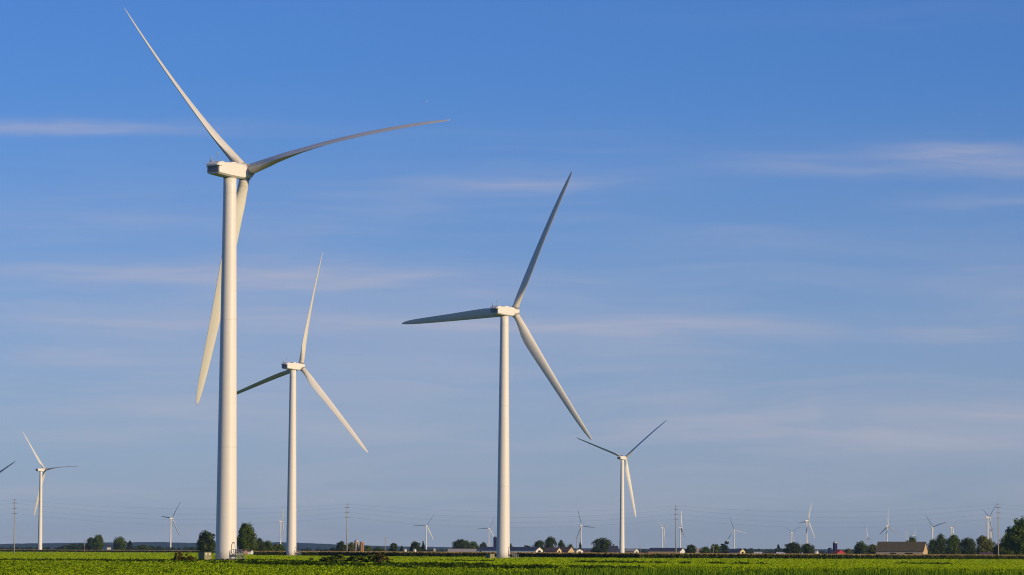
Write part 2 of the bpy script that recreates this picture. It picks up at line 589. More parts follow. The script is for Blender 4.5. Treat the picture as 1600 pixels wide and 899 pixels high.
def door_meshes():
    """oval door on the +X side of the tower foot with its landing, steps and handrails"""
    R0 = 2.15
    b = MB()
    pts = []
    for j in range(20):
        a = 2 * pi * j / 20
        pts.append((0.48 * cos(a), 2.55 + (1.05 + 0.12) * (abs(sin(a)) ** .8) * (1 if sin(a) > 0 else -1)))
    ring = lambda k, off: [(sqrt(max(0, (R0 + off) ** 2 - (y * k) ** 2)), y * k, 2.55 + (z - 2.55) * k) for y, z in pts]
    b.loft([ring(1.14, -.05), ring(1.14, 0.05), ring(1.0, 0.05), ring(1.0, -.05)], False, False)
    fr = b.mesh('door_frame', M['darkgap'])
    b = MB()
    b.loft([ring(1.0, -.05), ring(1.0, 0.02)])
    dr = b.mesh('door', M['tower'])
    b = MB()
    b.box(2.05, 3.6, -0.75, 0.75, 1.22, 1.32)
    for k in range(5):
        b.box(3.6 + k * .30, 3.9 + k * .30, -0.6, 0.6, 1.00 - k * .22, 1.05 - k * .22)
    for y in (-.66, .62):
        b.add([(3.6, y, 1.30), (3.6, y, 1.08), (5.1, y, 0.0), (5.1, y, .2), (3.6, y + .04, 1.30), (3.6, y + .04, 1.08), (5.1, y + .04, 0.0), (5.1, y + .04, .2)],
              [(0, 1, 2, 3), (7, 6, 5, 4), (0, 3, 7, 4), (1, 5, 6, 2), (0, 4, 5, 1), (3, 2, 6, 7)])
    for x in (2.4, 3.5):
        for y in (-.6, .6):
            b.box(x - .05, x + .05, y - .05, y + .05, 0, 1.22)
    st = b.mesh('entry_steps', M['steel'])
    b = MB()
    for y in (-.70, .70):
        b.tube([(2.25, y, 2.35), (3.6, y, 2.35), (5.1, y, 1.15)], .05)
        b.tube([(2.25, y, 1.85), (3.6, y, 1.85), (5.1, y, .65)], .035)
        for x, z0, z1 in ((2.3, 1.3, 2.35), (2.95, 1.3, 2.35), (3.6, 1.3, 2.35), (4.35, .7, 1.75), (5.1, 0, 1.15)):
            b.tube([(x, y, z0), (x, y, z1)], .045)
    rl = b.mesh('handrail', M['steel'])
    b = MB()
    b.lathe([(3.3, 0.0), (3.25, 0.22), (2.6, 0.26), (2.45, 0.34), (2.0, 0.34)], 48)
    fd = b.mesh('foundation', M['concrete'])
    return fr, dr, st, rl, fd


TOWER = tower_mesh()
NPARTS, NBODY = nacelle_meshes()
HUB = hub_mesh()
COLLAR = collar_mesh()
DFRAME, DDOOR, DSTEP, DRAIL, FOUND = door_meshes()


def turbine(hx, hy, psi, phase, pitch, pre, grav, R, label, near=False, door_az=None, big=True):
    """hx, hy: where the hub hangs; psi: bearing of the rotor axis from +X towards +Y"""
    psi, phase, pitch = radians(psi), radians(phase), radians(pitch)
    ax = np.array([cos(psi), sin(psi)])
    bx, by = hx - ax[0] * HUBX, hy - ax[1] * HUBX
    root = thing('wind_turbine', label, 'wind turbine', (bx, by, 0), 0, 'wind turbines across the farmland')
    tw = link('tower', TOWER, root)
    if near:
        fd = link('foundation', FOUND, root)
        d = link('door', DDOOR, tw)
        fr = link('door_frame', DFRAME, tw)
        st = link('entry_steps', DSTEP, root)
        rl = link('handrail', DRAIL, st)
        for o in (d, fr, st):
            o.rotation_euler = (0, 0, door_az)
    na = link('nacelle', NBODY, root)
    na.location = (0, 0, HUBZ)
    na.rotation_euler = (0, 0, psi)
    if big:
        for nm, me in NPARTS:
            link(nm, me, na)
    hb = link('hub', HUB, root)
    # rotor frame: X along the tilted axis
    m = Matrix.Rotation(psi, 4, 'Z') @ Matrix.Rotation(-TILT, 4, 'Y')
    hm = Matrix.Translation((ax[0] * HUBX, ax[1] * HUBX, HUBZ)) @ m
    hb.matrix_basis = hm
    for k in range(3):
        ph = phase + k * 2 * pi / 3
        bl = link('blade', blade_mesh(pitch, ph, pre, grav), root)
        bl.matrix_basis = hm @ Matrix.Rotation(-ph, 4, 'X') @ Matrix.Scale((R[k] if isinstance(R, tuple) else R) / 50.0, 4)
        if big:
            link('root_collar', COLLAR, bl)
    return root


#      hub x, hub y, yaw, phase, pitch, prebend, sag, radius
TURB = [
    (-55.0, 787.4, 54.6, 45.2, 65, 4.6, 2.0, (48.9, 50.5, 50.9), 'largest and nearest white turbine, left of centre, with its rear nacelle panel showing', True, radians(-43), True),
    (-89.2, 1623.6, 51.9, 105.8, 61, 1.5, 2.3, (48.0, 50.4, 50.4), 'white turbine just right of the tallest tower, one dark blade reaching left behind that tower', True, radians(-30), True),
    (0.7, 1244.0, 51.7, 93.5, 13, 3.5, 2.2, 50.2, 'big white turbine near the middle with dark blades pointing left and upper right', True, radians(-25), True),
    (94.0, 3162.9, 58.0, 70.8, 48, 2.3, 2.0, 50.1, 'mid-size turbine right of centre, two thin dark blades in a wide V', False, None, True),
    (-456.1, 3760.4, 48.6, 38.8, 72, 2.3, 3.3, 49.0, 'mid-size turbine at the far left behind the slim pole, one lit blade up left', False, None, True),
    (-821.7, 9341.1, 43.9, 85.6, 12, 5.2, 2.5, 49.5, 'small far turbine left of the nearest tower, standing before the blue hills', False, None, False),
    (-253.1, 11643.2, 61.6, 87.5, 46, 1.1, 4.6, 48.6, 'small far turbine right of the twin tan silos, blade level to the left', False, None, False),
    (-69.7, 12679.1, 58.1, 90.6, 43, 0.5, 4.0, 46.7, 'small far turbine half hidden behind the left edge of the middle tower', False, None, False),
    (207.5, 11182.7, 45.5, 23.6, 11, 5.1, 2.0, 50.1, 'small far turbine above the tan gabled farmhouses, dark blades up and right', False, None, False),
    (476.1, 11962.8, 19.9, 63.5, 60, 1.8, 2.5, 50.0, 'small far turbine left of the three-tiered pole, lit blade to upper left', False, None, False),
    (523.6, 11768.8, 3.9, 117.7, 60, 2.4, 2.6, 51.0, 'small far turbine immediately right of a tall pole, rotor seen edge-on', False, None, False),
    (762.2, 13107.9, 70.7, 20.9, 35, 1.7, 3.7, 49.3, 'small far turbine above the cream gabled barn, lit blade drooping right', False, None, False),
    (1038.9, 14189.5, 42.8, 63.4, 36, 4.3, 0.8, 47.9, 'small far turbine with two dark blades in a V above a round dark tree', False, None, False),
    (706.4, 9128.8, 23.1, 95.8, 70, 1.5, 3.0, 50.3, 'far turbine left of the blue silos with a bright blade straight up', False, None, True),
    (1682.1, 18129.9, 8.3, 20.3, 52, 3.9, 0.6, 51.0, 'tiny faint turbine left of the big weathered barn above an olive tree', False, None, False),
    (1045.3, 10652.8, 31.5, 0.2, 47, 4.1, 2.1, 51.0, 'far turbine rising straight behind the big weathered barn roof, bright blade up', False, None, True),
    (1917.1, 18620.3, 3.0, 88.5, 61, 0.9, 2.5, 50.0, 'tiny turbine blade tip showing above the tree on the barn roofline', False, None, False),
    (1673.9, 15924.1, 7.6, 3.5, 18, 4.8, 1.8, 48.6, 'tiny turbine right of the tree on the barn roofline, thin blade up', False, None, False),
    (1195.9, 10883.2, 37.4, 47.6, 23, 5.0, 2.8, 50.0, 'far turbine right of the big weathered barn with two dark blades in a lopsided V', False, None, True),
    (2112.7, 19216.1, 12.8, 66.0, 51, 3.1, 1.0, 49.9, 'tiny turbine crossing behind the tower right of the weathered barn', False, None, False),
    (1297.3, 11286.9, 26.0, 66.7, 63, 1.4, 4.4, 48.2, 'small far turbine over the dark grove, one lit blade to the upper right', False, None, False),
    (999.2, 8024.1, 15.9, 70.2, 14, 4.1, 0.7, 46.3, 'far turbine beside the pole at the right edge, dark blades in a V', False, None, True),
    (1567.9, 12551.4, 7.9, 47.0, 81, 1.6, 4.8, 49.2, 'small turbine half hidden behind the tower beside the pole at the right edge', False, None, False),
]
_h = at(441.5, 814.8, 77.9 * F / (hz(441.5) - 814.8))
TURB.append((float(_h[0]), float(_h[1]), 12, 77, 60, 1.5, 2.0, 48, 'small far turbine half hidden behind the left side of the tower at the corn edge', False, None, False))
for a in TURB:
    turbine(*a[:9], near=a[9], door_az=a[10], big=a[11])
# a neighbour whose tower stands outside the picture, one blade reaching in at the left edge
hp = at(-19, 752, 77.9 * F / (hz(-19) - 752))
turbine(float(hp[0]), float(hp[1]), 50, 57, 15, 2.3, 2.5, 50, 'turbine cut off by the left edge, only a dark blade tip showing', big=True)

# ------------------------------------------------------------------ transformer cabinets at the tower feet
def cabinet(px0, px1, ytop, D, label, stickers):
    w = (px1 - px0) * D / F
    h = zz((px0 + px1) / 2, ytop, D)
    t = thing('transformer_cabinet', label, 'transformer cabinet', (gx((px0 + px1) / 2, D), D, 0), radians(-52), 'transformer cabinets beside the tower feet')
    L, Wd = w * .78, w * .62
    b = MB()
    b.box(-L / 2 - .15, L / 2 + .15, -Wd / 2 - .15, Wd / 2 + .15, 0, .16)
    b.build('concrete_pad', M['concrete'], t)
    b = MB()
    b.box(-L / 2, L / 2, -Wd / 2, Wd / 2, .16, h - .08)
    b.build('housing', M['boxgreen'], t)
    b = MB()
    b.box(-L / 2 - .05, L / 2 + .06, -Wd / 2 - .05, Wd / 2 + .05, h - .08, h)
    b.build('lid', M['boxgreen'], t)
    for s in (-1, 1):
        b = MB()
        y0, y1 = (-Wd / 2 + .05, -.02) if s < 0 else (.02, Wd / 2 - .05)
        b.box(L / 2, L / 2 + .035, y0, y1, .25, h - .14)
        d = b.build('door', M['boxdoor'], t)
        b = MB()
        b.box(L / 2 + .035, L / 2 + .09, (-.16 if s < 0 else .10), (-.10 if s < 0 else .16), h * .42, h * .58)
        b.build('handle', M['steel'], d)
        if stickers:
            b = MB()
            ym = (y0 + y1) / 2
            b.box(L / 2 + .035, L / 2 + .042, ym - .13, ym + .13, h * .70, h * .88)
            b.build('sticker', M['sticker'], d)


cabinet(309.5, 331, 862.8, 765, 'olive cabinet with two white stickers left of the nearest tower foot', True)
cabinet(758.5, 773, 865.5, 1190, 'olive cabinet left of the middle tower foot, its left side in shadow', False)
cabinet(458.5, 467, 863, 1632, 'small olive cabinet right of the tower standing at the corn edge', False)

# ------------------------------------------------------------------ transmission poles and wires
PD = 1880.0
POLES = [(22, 780), (542, 787), (1056, 790), (1560, 787)]
PLAB = ['slim brown power pole at the far left edge', 'slim power pole left of the twin tan silos', 'slim power pole right of centre with three tiers of insulators', 'slim power pole near the right edge beside the big tree']
LEV = [0.925, 0.83, 0.735]
heads = []
for (px, yt), lb in zip(POLES, PLAB):
    H = zz(px, yt, PD)
    x = gx(px, PD)
    t = thing('power_pole', lb, 'power pole', (x, PD, 0), 0, 'slim power poles along the corn')
    b = MB()
    b.lathe([(.32, 0), (.27, H * .3), (.21, H * .7), (.15, H)], 14).build('shaft', M['polesteel'], t, True)
    for k, f in enumerate([0.985] + LEV):
        for s in (-1, 1):
            b = MB()
            z = H * f
            if k == 0:
                b.tube([(s * .1, 0, z - .1), (s * .55, -.2, z + .25)], .07)
            else:
                b.tube([(s * .1, 0, z - .05), (s * .45, -.1, z), (s * 1.05, -.25, z + .12)], .10)
                for q in range(3):
                    xx = .5 + q * .18
                    b.tube([(s * xx, -.11 - q * .05, z + .01 + q * .035), (s * (xx + .06), -.12 - q * .05, z + .02 + q * .035)], .17)
            b.build('insulator', M['insul'], t)
    heads.append((x, H))
step = (heads[-1][0] - heads[0][0]) / 3
xs = [heads[0][0] - step] + [h[0] for h in heads] + [heads[-1][0] + step]
hs = [heads[0][1]] + [h[1] for h in heads] + [heads[-1][1]]
WN = ['top wire strung between the slim power poles', 'upper wire on the slim power poles', 'middle wire on the slim power poles', 'lowest wire on the slim power poles']
for k, f in enumerate([0.985] + LEV):
    pts = []
    for i in range(5):
        for q in range(14):
            u = q / 14
            sag = (3.4 if k == 0 else 4.6) * 4 * u * (1 - u)
            pts.append((xs[i] + (xs[i + 1] - xs[i]) * u, PD - .3, (hs[i] + (hs[i + 1] - hs[i]) * u) * f + .1 - sag))
    o = MB().tube(pts, 0.018, 5).build('overhead_wire', M['wire'])
    tag(o, WN[k], 'wire', 'wires between the slim power poles')

# wooden roadside poles far off
for px, yt, lb in [(132, 843, 'thin pale wooden pole left of the twin rounded trees'), (321, 846, 'short wooden pole before the dark tree left of the nearest tower'),
                   (602, 839.5, 'tall thin wooden pole right of the twin tan silos'), (901, 841.5, 'wooden pole with crossarm above the tan gabled farmhouses'),
                   (1000, 852, 'thin wooden pole right of the small white gabled shed'), (1115, 853, 'wooden pole before the irregular pine'),
                   (1226, 853, 'wooden pole before the round dark tree with a turbine behind'), (1251.5, 851, 'wooden pole between the two round dark trees'),
                   (1457.5, 848, 'pale wooden pole just right of the big weathered barn'), (1469, 848, 'wooden pole before the dark grove right of the barn')]:
    D = min(3000, 9.0 * F / (hz(px) - yt))
    H = zz(px, yt, D)
    t = thing('utility_pole', lb, 'utility pole', (gx(px, D), D, 0), radians(20), 'wooden poles by the farm road')
    MB().lathe([(.20, 0), (.15, H)], 10).build('post', M['polewood'], t, True)
    b = MB()
    b.box(-1.1, 1.1, -.07, .07, H - .55, H - .40)
    for x in (-.95, -.4, .4, .95):
        b.tube([(x, 0, H - .4), (x, 0, H - .15)], .06)
    b.build('crossarm', M['polewood'], t)

# ------------------------------------------------------------------ trees
def crown_points(kind, n_cl, seed):
    """clump centres and radii inside a unit crown: x,y in -0.5..0.5, z in 0..1 of the whole tree height"""
    r = np.random.default_rng(seed)
    out = []
    if kind in ('round', 'oval', 'loose'):
        z0, z1 = {'round': (.03, .98), 'oval': (.02, .98), 'loose': (.04, .98)}[kind]
        rad = {'round': (.10, .19), 'oval': (.09, .17), 'loose': (.07, .15)}[kind]
        while len(out) < n_cl:
            p = r.uniform(-1, 1, 3)
            if np.linalg.norm(p) > 1:
                continue
            q = np.linalg.norm(p)
            if q < .5 and r.random() < .35:
                continue
            rr = r.uniform(*rad)
            z = z0 + (z1 - z0) * (p[2] + 1) / 2
            if kind == 'oval':
                k = 1.0 - .35 * max(0, p[2])
            else:
                k = 1.0
            aa = atan2(p[1], p[0])
            lop = 1 + .16 * sin(2 * aa + seed) + .14 * sin(5 * aa + 4 * p[2] + 2 * seed)
            out.append((p[0] * (.5 - rr * .6) * k * lop, p[1] * (.5 - rr * .6) * k * lop, min(z, 1 - rr * .55), rr))
    elif kind == 'conifer':
        for i in range(n_cl):
            f = (i + r.random()) / n_cl
            a = r.uniform(0, 2 * pi)
            w = .46 * (1 - f) ** .85 * r.uniform(.5, 1.0)
            out.append((w * cos(a), w * sin(a), .05 + .93 * f, .05 + .09 * (1 - f)))
    elif kind == 'pine':
        for i in range(n_cl):
            f = r.random() ** .8
            a = r.uniform(0, 2 * pi)
            w = r.uniform(.1, .42) * (1.1 - .5 * f)
            out.append((w * cos(a) + .06 * sin(7 * f), w * sin(a), .18 + .78 * f, r.uniform(.06, .13)))
    return out


def crown_mesh(kind, m, n_cl, per, leaf, seed):
    r = np.random.default_rng(seed + 100)
    C, N, Z = [], [], []
    for (x, y, z, rr) in crown_points(kind, n_cl, seed):
        v = unit(r.normal(size=(per, 3)))
        sh = rr * (.55 + .5 * r.random((per, 1)) ** .7)
        sq = np.array([1.15, 1.15, 1.2 if kind != 'pine' else .6])
        C.append(np.array([x, y, z]) + v * sh * sq)
        N.append(v + r.normal(size=(per, 3)) * .28 + np.array([0, 0, .1]))
        Z.append(np.full(per, leaf) * r.uniform(.6, 1.4, per))
    C, N, Z = map(np.concatenate, (C, N, Z))
    return quads('crown', leaves(C, N, Z, 1.4), m)


def trunk_mesh(kind, seed):
    r = random.Random(seed)
    b = MB()
    top = .92 if kind in ('conifer', 'pine') else .55
    b.tube([(0, 0, -.01), (.004, .002, .1), (.01, -.006, .3), (.0, .01, top)], [.028, .021, .017, .006], 8)
    for k in range(6):
        a = r.uniform(0, 2 * pi)
        z = r.uniform(.18, .5)
        L = r.uniform(.18, .36)
        b.tube([(0.005, 0, z), (L * .5 * cos(a), L * .5 * sin(a), z + L * .35), (L * cos(a), L * sin(a), z + L * .85)], [.010, .007, .002], 5)
    return b.mesh('trunk', M['bark'])


PROTO = {}
for i, (k, m, ncl, per, lf) in enumerate([('round', 'leafdark', 80, 80, .044), ('round', 'leafmid', 72, 80, .044), ('round', 'leafdark', 66, 84, .046), ('oval', 'leafmid', 130, 80, .034),
                                          ('oval', 'leafdark', 84, 76, .042), ('loose', 'leafolive', 80, 66, .042), ('loose', 'leafmid', 74, 70, .044), ('conifer', 'needle', 60, 46, .036),
                                          ('conifer', 'needle', 48, 50, .040), ('pine', 'needle', 44, 80, .036), ('loose', 'leafmid', 110, 80, .034)]):
    PROTO.setdefault(k, []).append((crown_mesh(k, M[m], ncl, per, lf, 11 + i), trunk_mesh(k, 11 + i), m))


def tree(kind, var, x0, x1, yt, D, label, name=None):
    cm, tm, _ = PROTO[kind][var]
    pc = (x0 + x1) / 2
    w = (x1 - x0) * D / F
    h = zz(pc, yt, D)
    t = thing(name or ('pine_tree' if kind in ('pine', 'conifer') else 'tree'), label, 'tree', (gx(pc, D), D, 0), rng.uniform(0, 2 * pi), 'trees around the far farms')
    for nm, me in (('crown', cm), ('trunk', tm)):
        o = link(nm, me, t)
        o.scale = (w * 1.02, w * 1.02, h)
    return t


TREES = [
    ('round', 0, 134, 150, 841, 3950, 'dark tree forming the left half of the pair by the white house'),
    ('oval', 0, 144, 163, 836.5, 3900, 'rounded olive tree, taller of the pair by the white house'),
    ('round', 1, 175, 198, 840, 3900, 'broad rounded tree right of the far white house'),
    ('conifer', 0, 194, 212, 845, 3950, 'dark pointed tree behind the broad tree far left'),
    ('loose', 1, 212, 236, 852, 4300, 'low ragged tree fading out right of the pointed tree'),
    ('round', 2, 307, 339, 832, 2300, 'broad dark tree touching the left side of the nearest tower'),
    ('oval', 0, 369, 401, 819, 2050, 'tallest bushy tree touching the right side of the nearest tower'),
    ('oval', 1, 397, 414, 842, 2200, 'narrow tree beside the tallest bushy tree'),
    ('round', 1, 408, 427, 846, 2250, 'rounded tree between the narrow tree and the next tower'),
    ('loose', 2, 423, 447, 850, 2350, 'low ragged tree left of the tower at the corn edge'),
    ('pine', 0, 513, 527, 855.5, 3000, 'low flat-topped tree far left of the twin silos'),
    ('round', 2, 524, 541, 847, 2950, 'dark tree left of the pole by the twin silos'),
    ('loose', 0, 539, 556, 848, 3050, 'pale olive tree right of the pole by the twin silos'),
    ('conifer', 1, 555, 563, 851, 2900, 'narrow dark tree between the twin silos'),
    ('loose', 1, 567, 582, 853, 3300, 'ragged tree right behind the rusty silo'),
    ('loose', 2, 582, 602, 855, 3400, 'low wide tree left of the thin wooden pole'),
    ('round', 0, 608, 622, 849.5, 3000, 'round tree first right of the thin wooden pole'),
    ('conifer', 0, 622, 634, 853, 3000, 'small pointed tree second right of the thin wooden pole'),
    ('round', 2, 640, 659, 847.5, 2800, 'dark round tree left of the pointed spruce'),
    ('conifer', 1, 655, 667, 846, 2800, 'pointed spruce against the foot of a far turbine'),
    ('round', 0, 706, 734, 844, 3700, 'wide dark tree behind the pale low shed'),
    ('round', 1, 728, 748, 847, 3750, 'dark tree attached to the right of the wide one behind the shed'),
    ('oval', 1, 748, 762, 848, 3700, 'separate rounded tree left of the dark blue silo'),
    ('loose', 1, 793, 802, 850, 3700, 'tree peeping past the right side of the middle tower'),
    ('loose', 2, 816, 830, 852, 3800, 'small low tree behind the long white barn ridge'),
    ('round', 2, 834, 854, 846, 3500, 'dark round tree behind the gable of the long white barn'),
    ('round', 0, 850, 869, 840, 3550, 'taller round tree right behind the long white barn'),
    ('oval', 1, 871, 883, 845, 3600, 'lollipop shaped tree above the first brown farmhouse'),
    ('round', 1, 886, 896, 851, 3600, 'small round tree above the second brown farmhouse'),
    ('conifer', 0, 902, 911, 846, 3150, 'dark pointed spruce beside the pole with a crossarm'),
    ('round', 2, 923, 956, 842.5, 2950, 'very broad dark round tree left of the slate gambrel barn'),
    ('round', 0, 1071, 1089, 852, 2950, 'dark round tree right of the white gabled barn end'),
    ('round', 1, 1094, 1110, 855, 2950, 'low tree right of the pale grey roof'),
    ('loose', 2, 1109, 1127, 850, 3050, 'ragged tree left of the irregular pine'),
    ('pine', 0, 1122, 1142, 845.5, 2950, 'irregular tiered pine left of the cream gabled barn'),
    ('conifer', 1, 1209, 1223, 851, 3700, 'pointed dark tree left of the round tree under the V-bladed turbine'),
    ('round', 2, 1223, 1253, 849, 2850, 'broad dark tree left of the pair beside the long low white shed'),
    ('round', 0, 1251, 1273, 850.5, 2850, 'dark tree right of the pair beside the long low white shed'),
    ('loose', 0, 1318, 1332, 857.5, 3600, 'small hazy tree right of the red barn'),
    ('loose', 1, 1334, 1356, 846.5, 3000, 'light green tree left of the big weathered barn'),
    ('round', 2, 1336, 1359, 852, 2900, 'dark low tree in front of the light green one by the barn'),
    ('loose', 0, 1355, 1375, 851, 2700, 'olive tree touching the left end of the big weathered barn'),
    ('loose', 2, 1414, 1433, 838.5, 2650, 'dark tree poking above the big weathered barn roof'),
    ('loose', 1, 1450, 1465, 843, 2750, 'dark tree at the left end of the grove right of the barn'),
    ('oval', 1, 1459, 1480, 836, 2750, 'tall dark tree second from the left in the grove'),
    ('oval', 0, 1476, 1503, 837, 2700, 'lighter tree in the middle of the grove below a turbine'),
    ('round', 0, 1499, 1527, 842, 2650, 'dark round tree right of the middle of the grove'),
    ('loose', 0, 1522, 1555, 838.5, 2600, 'olive spreading tree at the foot of the turbine by the right-hand pole'),
    ('round', 2, 1551, 1577, 851, 1990, 'low dark tree beneath the right-hand power pole'),
    ('loose', 2, 1562, 1590, 833, 1960, 'mid-height tree left against the big tree at the right edge'),
    ('loose', 2, 1568, 1622, 809, 1900, 'largest tree of all, cut by the right edge'),
]
for a in TREES:
    tree(*a)


def woods(px0, px1, ytop, D, depth, n, label, step=14.0, hvar=.35):
    """a far belt of trees that reads as one mass"""
    x0, x1 = gx(px0, D), gx(px1, D)
    C, N, Z = [], [], []
    L = x1 - x0
    cnt = int(L / step * 8)
    r = np.random.default_rng(abs(int(px0)) + 5)
    for i in range(cnt):
        x = x0 + L * r.random()
        y = D + depth * r.random()
        yy = np.interp((x - x0) / L, np.linspace(0, 1, len(ytop)), ytop)
        H = max(5.0, zz(px0 + (px1 - px0) * (x - x0) / L, yy, D)) * (1 - hvar * r.random() ** 1.5)
        per = n
        v = unit(r.normal(size=(per, 3)))
        rad = min(.5 * H, 5.5) * r.uniform(.6, 1.1)
        C.append(np.array([x, y, H * .52]) + v * np.array([rad, rad, H * .48]) * (.6 + .4 * r.random((per, 1))))
        N.append(v + r.normal(size=(per, 3)) * .4)
        Z.append(r.uniform(.9, 2.0, per))
    C, N, Z = map(np.concatenate, (C, N, Z))
    C[:, 2] = np.maximum(C[:, 2], .2)
    o = link('woods', quads('woods', leaves(C, N, Z, 1.3), M['woodleaf']))
    tag(o, label, 'woods', kind='stuff')


woods(86, 142, [855, 849.5, 848, 847], 4800, 60, 90, 'dark belt of woodland left of the twin rounded trees')
woods(-30, 90, [856, 854.5, 854, 855], 5600, 80, 40, 'low hazy woodland along the far left')
woods(205, 330, [852, 853, 853.5, 853], 5400, 80, 45, 'hazy woodland between the far house and the nearest tower')
woods(440, 700, [857, 855.5, 857, 856, 858, 857], 6500, 80, 40, 'hazy tree belt behind the silos and spruces')
woods(905, 1075, [859.5, 858, 857.5, 856], 5800, 80, 50, 'tree belt behind the small white shed and pale long barn')
woods(1075, 1240, [857, 858, 855.5, 857, 855], 5600, 80, 50, 'tree belt behind the cream gabled barn')
woods(1240, 1380, [859, 859.5, 860, 859.5, 858], 6500, 80, 45, 'thin tree belt behind the blue silos')
woods(1440, 1640, [856, 855, 855, 854], 3300, 60, 60, 'dark woodland filling in behind the grove')

# ------------------------------------------------------------------ farm buildings
def building(name, x0, x1, yr, ye, D, gable_px, label, wall, roof, gable=None, W=11.0, doors=(), gdoor=False, cat='barn', wins=0, side=1):
    """gabled building: photo columns x0..x1, ridge row, eave row; the gable end takes gable_px columns on its right (side=1) or left"""
    k = D / F
    th = math.asin(min(.9, max(.02, gable_px * k / W)))
    L = max(1.4, ((x1 - x0) - gable_px) * k / cos(th))
    hr, he = zz((x0 + x1) / 2, yr, D), zz((x0 + x1) / 2, ye, D)
    he = max(1.8, he)
    hr = max(hr, he + .8)
    xc = gx((x0 + x1) / 2, D)
    t = thing(name, label, cat, (xc, D, 0), -th * side)
    b = MB()
    b.add([(-L / 2, -W / 2, 0), (L / 2, -W / 2, 0), (L / 2, -W / 2, he), (-L / 2, -W / 2, he), (-L / 2, W / 2, 0), (L / 2, W / 2, 0), (L / 2, W / 2, he), (-L / 2, W / 2, he)],
          [(0, 1, 2, 3), (5, 4, 7, 6)])
    b.build('wall', wall, t)
    for s in (-1, 1):
        b = MB()
        x = s * L / 2
        e = .12
        b.add([(x, -W / 2, 0), (x, W / 2, 0), (x, W / 2, he), (x, 0, hr - .05), (x, -W / 2, he), (x - s * e, -W / 2 + .01, 0), (x - s * e, W / 2 - .01, 0), (x - s * e, W / 2 - .01, he), (x - s * e, 0, hr - .06), (x - s * e, -W / 2 + .01, he)],
              [(0, 1, 2, 3, 4), (9, 8, 7, 6, 5)])
        g = b.build('gable_wall', gable or wall, t)
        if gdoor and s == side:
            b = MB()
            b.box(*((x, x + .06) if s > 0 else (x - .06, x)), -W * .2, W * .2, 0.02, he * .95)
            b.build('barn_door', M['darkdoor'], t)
    b = MB()
    ov, tk = min(.45, W * .04), .16
    for s in (-1, 1):
        sl = (hr - he) / (W / 2)
        ye_ = s * (W / 2 + ov)
        ze = he - sl * ov
        p = [(-L / 2 - ov, 0, hr), (L / 2 + ov, 0, hr), (L / 2 + ov, ye_, ze), (-L / 2 - ov, ye_, ze)]
        q = [(a, c, z + tk) for a, c, z in p]
        b.add(p + q, [(0, 1, 2, 3), (7, 6, 5, 4), (0, 4, 5, 1), (1, 5, 6, 2), (2, 6, 7, 3), (3, 7, 4, 0)])
    b.build('roof', roof, t)
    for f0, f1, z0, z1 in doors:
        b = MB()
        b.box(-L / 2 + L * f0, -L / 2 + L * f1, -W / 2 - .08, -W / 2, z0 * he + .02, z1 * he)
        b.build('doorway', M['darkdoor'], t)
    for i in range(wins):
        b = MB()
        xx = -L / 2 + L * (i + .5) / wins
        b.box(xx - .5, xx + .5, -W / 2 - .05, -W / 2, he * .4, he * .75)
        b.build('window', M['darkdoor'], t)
    return t


building('barn', 1369, 1449.5, 847, 861, 2420, 10, 'big weathered barn with a dark sagging roof and a sunlit tan gable end', M['greywall'], M['olive'], M['tanwall'], 12, [(.30, .42, 0, .72), (.62, .78, 0, .72)])
building('barn', 745, 848, 855, 859.8, 3350, 11, 'long white barn with a slate blue roof crossing behind the middle tower', M['whitewall'], M['slate'], M['whitewall'], 13, [(.05, .08, 0, .8), (.5, .53, 0, .8)], True)
building('shed', 700, 745, 858, 862.5, 3250, 2, 'long low shed with a pale pinkish roof left of the white barn', M['greywall'], M['paleroof'], None, 11, cat='shed')
building('farmhouse', 850, 877.5, 856, 861, 3300, 7.5, 'first brown roofed farmhouse with a cream gable, right of the long white barn', M['brick'], M['purple'], M['yelwall'], 9, wins=3, cat='farmhouse', gdoor=True)
building('farmhouse', 873, 897.5, 855, 861.5, 3350, 10, 'second brown roofed farmhouse with a plain tan gable end', M['brick'], M['purple'], M['tanwall'], 10, wins=2, cat='farmhouse')
building('garage', 898, 911, 858.5, 861.5, 3100, 11, 'small white garage end with a dark arched door', M['whitewall'], M['paleroof'], M['whitewall'], 8, gdoor=True, cat='garage')
building('shed', 909, 923, 860, 863, 3200, 1, 'low brownish shed right of the white garage', M['tanwall'], M['purple'], None, 8, cat='shed')
building('barn', 951, 966, 853.5, 862.5, 2900, 2, 'dark slate gambrel barn beside the mid-size turbine foot', M['greywall'], M['slate'], None, 11)
building('shed', 976, 998, 858, 861.5, 3200, 7, 'small white gabled shed with a long pale side right of the mid-size turbine', M['tanwall'], M['paleroof'], M['whitewall'], 8, gdoor=True, cat='shed')
building('barn', 1013, 1070, 856.5, 861, 3250, 8, 'long pale barn with a white gable end by the insulator pole', M['tanwall'], M['slate'], M['whitewall'], 11)
building('shed', 1086, 1097, 857, 861.5, 3300, 2, 'small pale grey roofed shed between two dark trees', M['greywall'], M['paleroof'], None, 8, cat='shed')
building('barn', 1139, 1164.5, 858, 862, 3150, 9, 'dark roofed barn with a cream gable end', M['greywall'], M['slate'], M['yelwall'], 9, gdoor=True)
building('shed', 1178, 1191, 862.7, 864.2, 3200, 2, 'tiny white shed with a flat pitched roof', M['whitewall'], M['whiteroof'], None, 8, cat='shed')
building('shed', 1213, 1266, 863.2, 865, 3000, 1, 'long low white shed at the edge of the corn', M['whitewall'], M['whiteroof'], None, 12, cat='shed')
building('house', 1273, 1279, 860.5, 863.5, 3000, 4, 'tiny white gabled house left of the blue silos', M['whitewall'], M['paleroof'], M['whitewall'], 6, cat='house')
building('barn', 1301, 1321, 859.3, 864.5, 2900, 14, 'red barn with a peaked gable under the tall blue silo', M['brick'], M['redroof'], M['redroof'], 9)
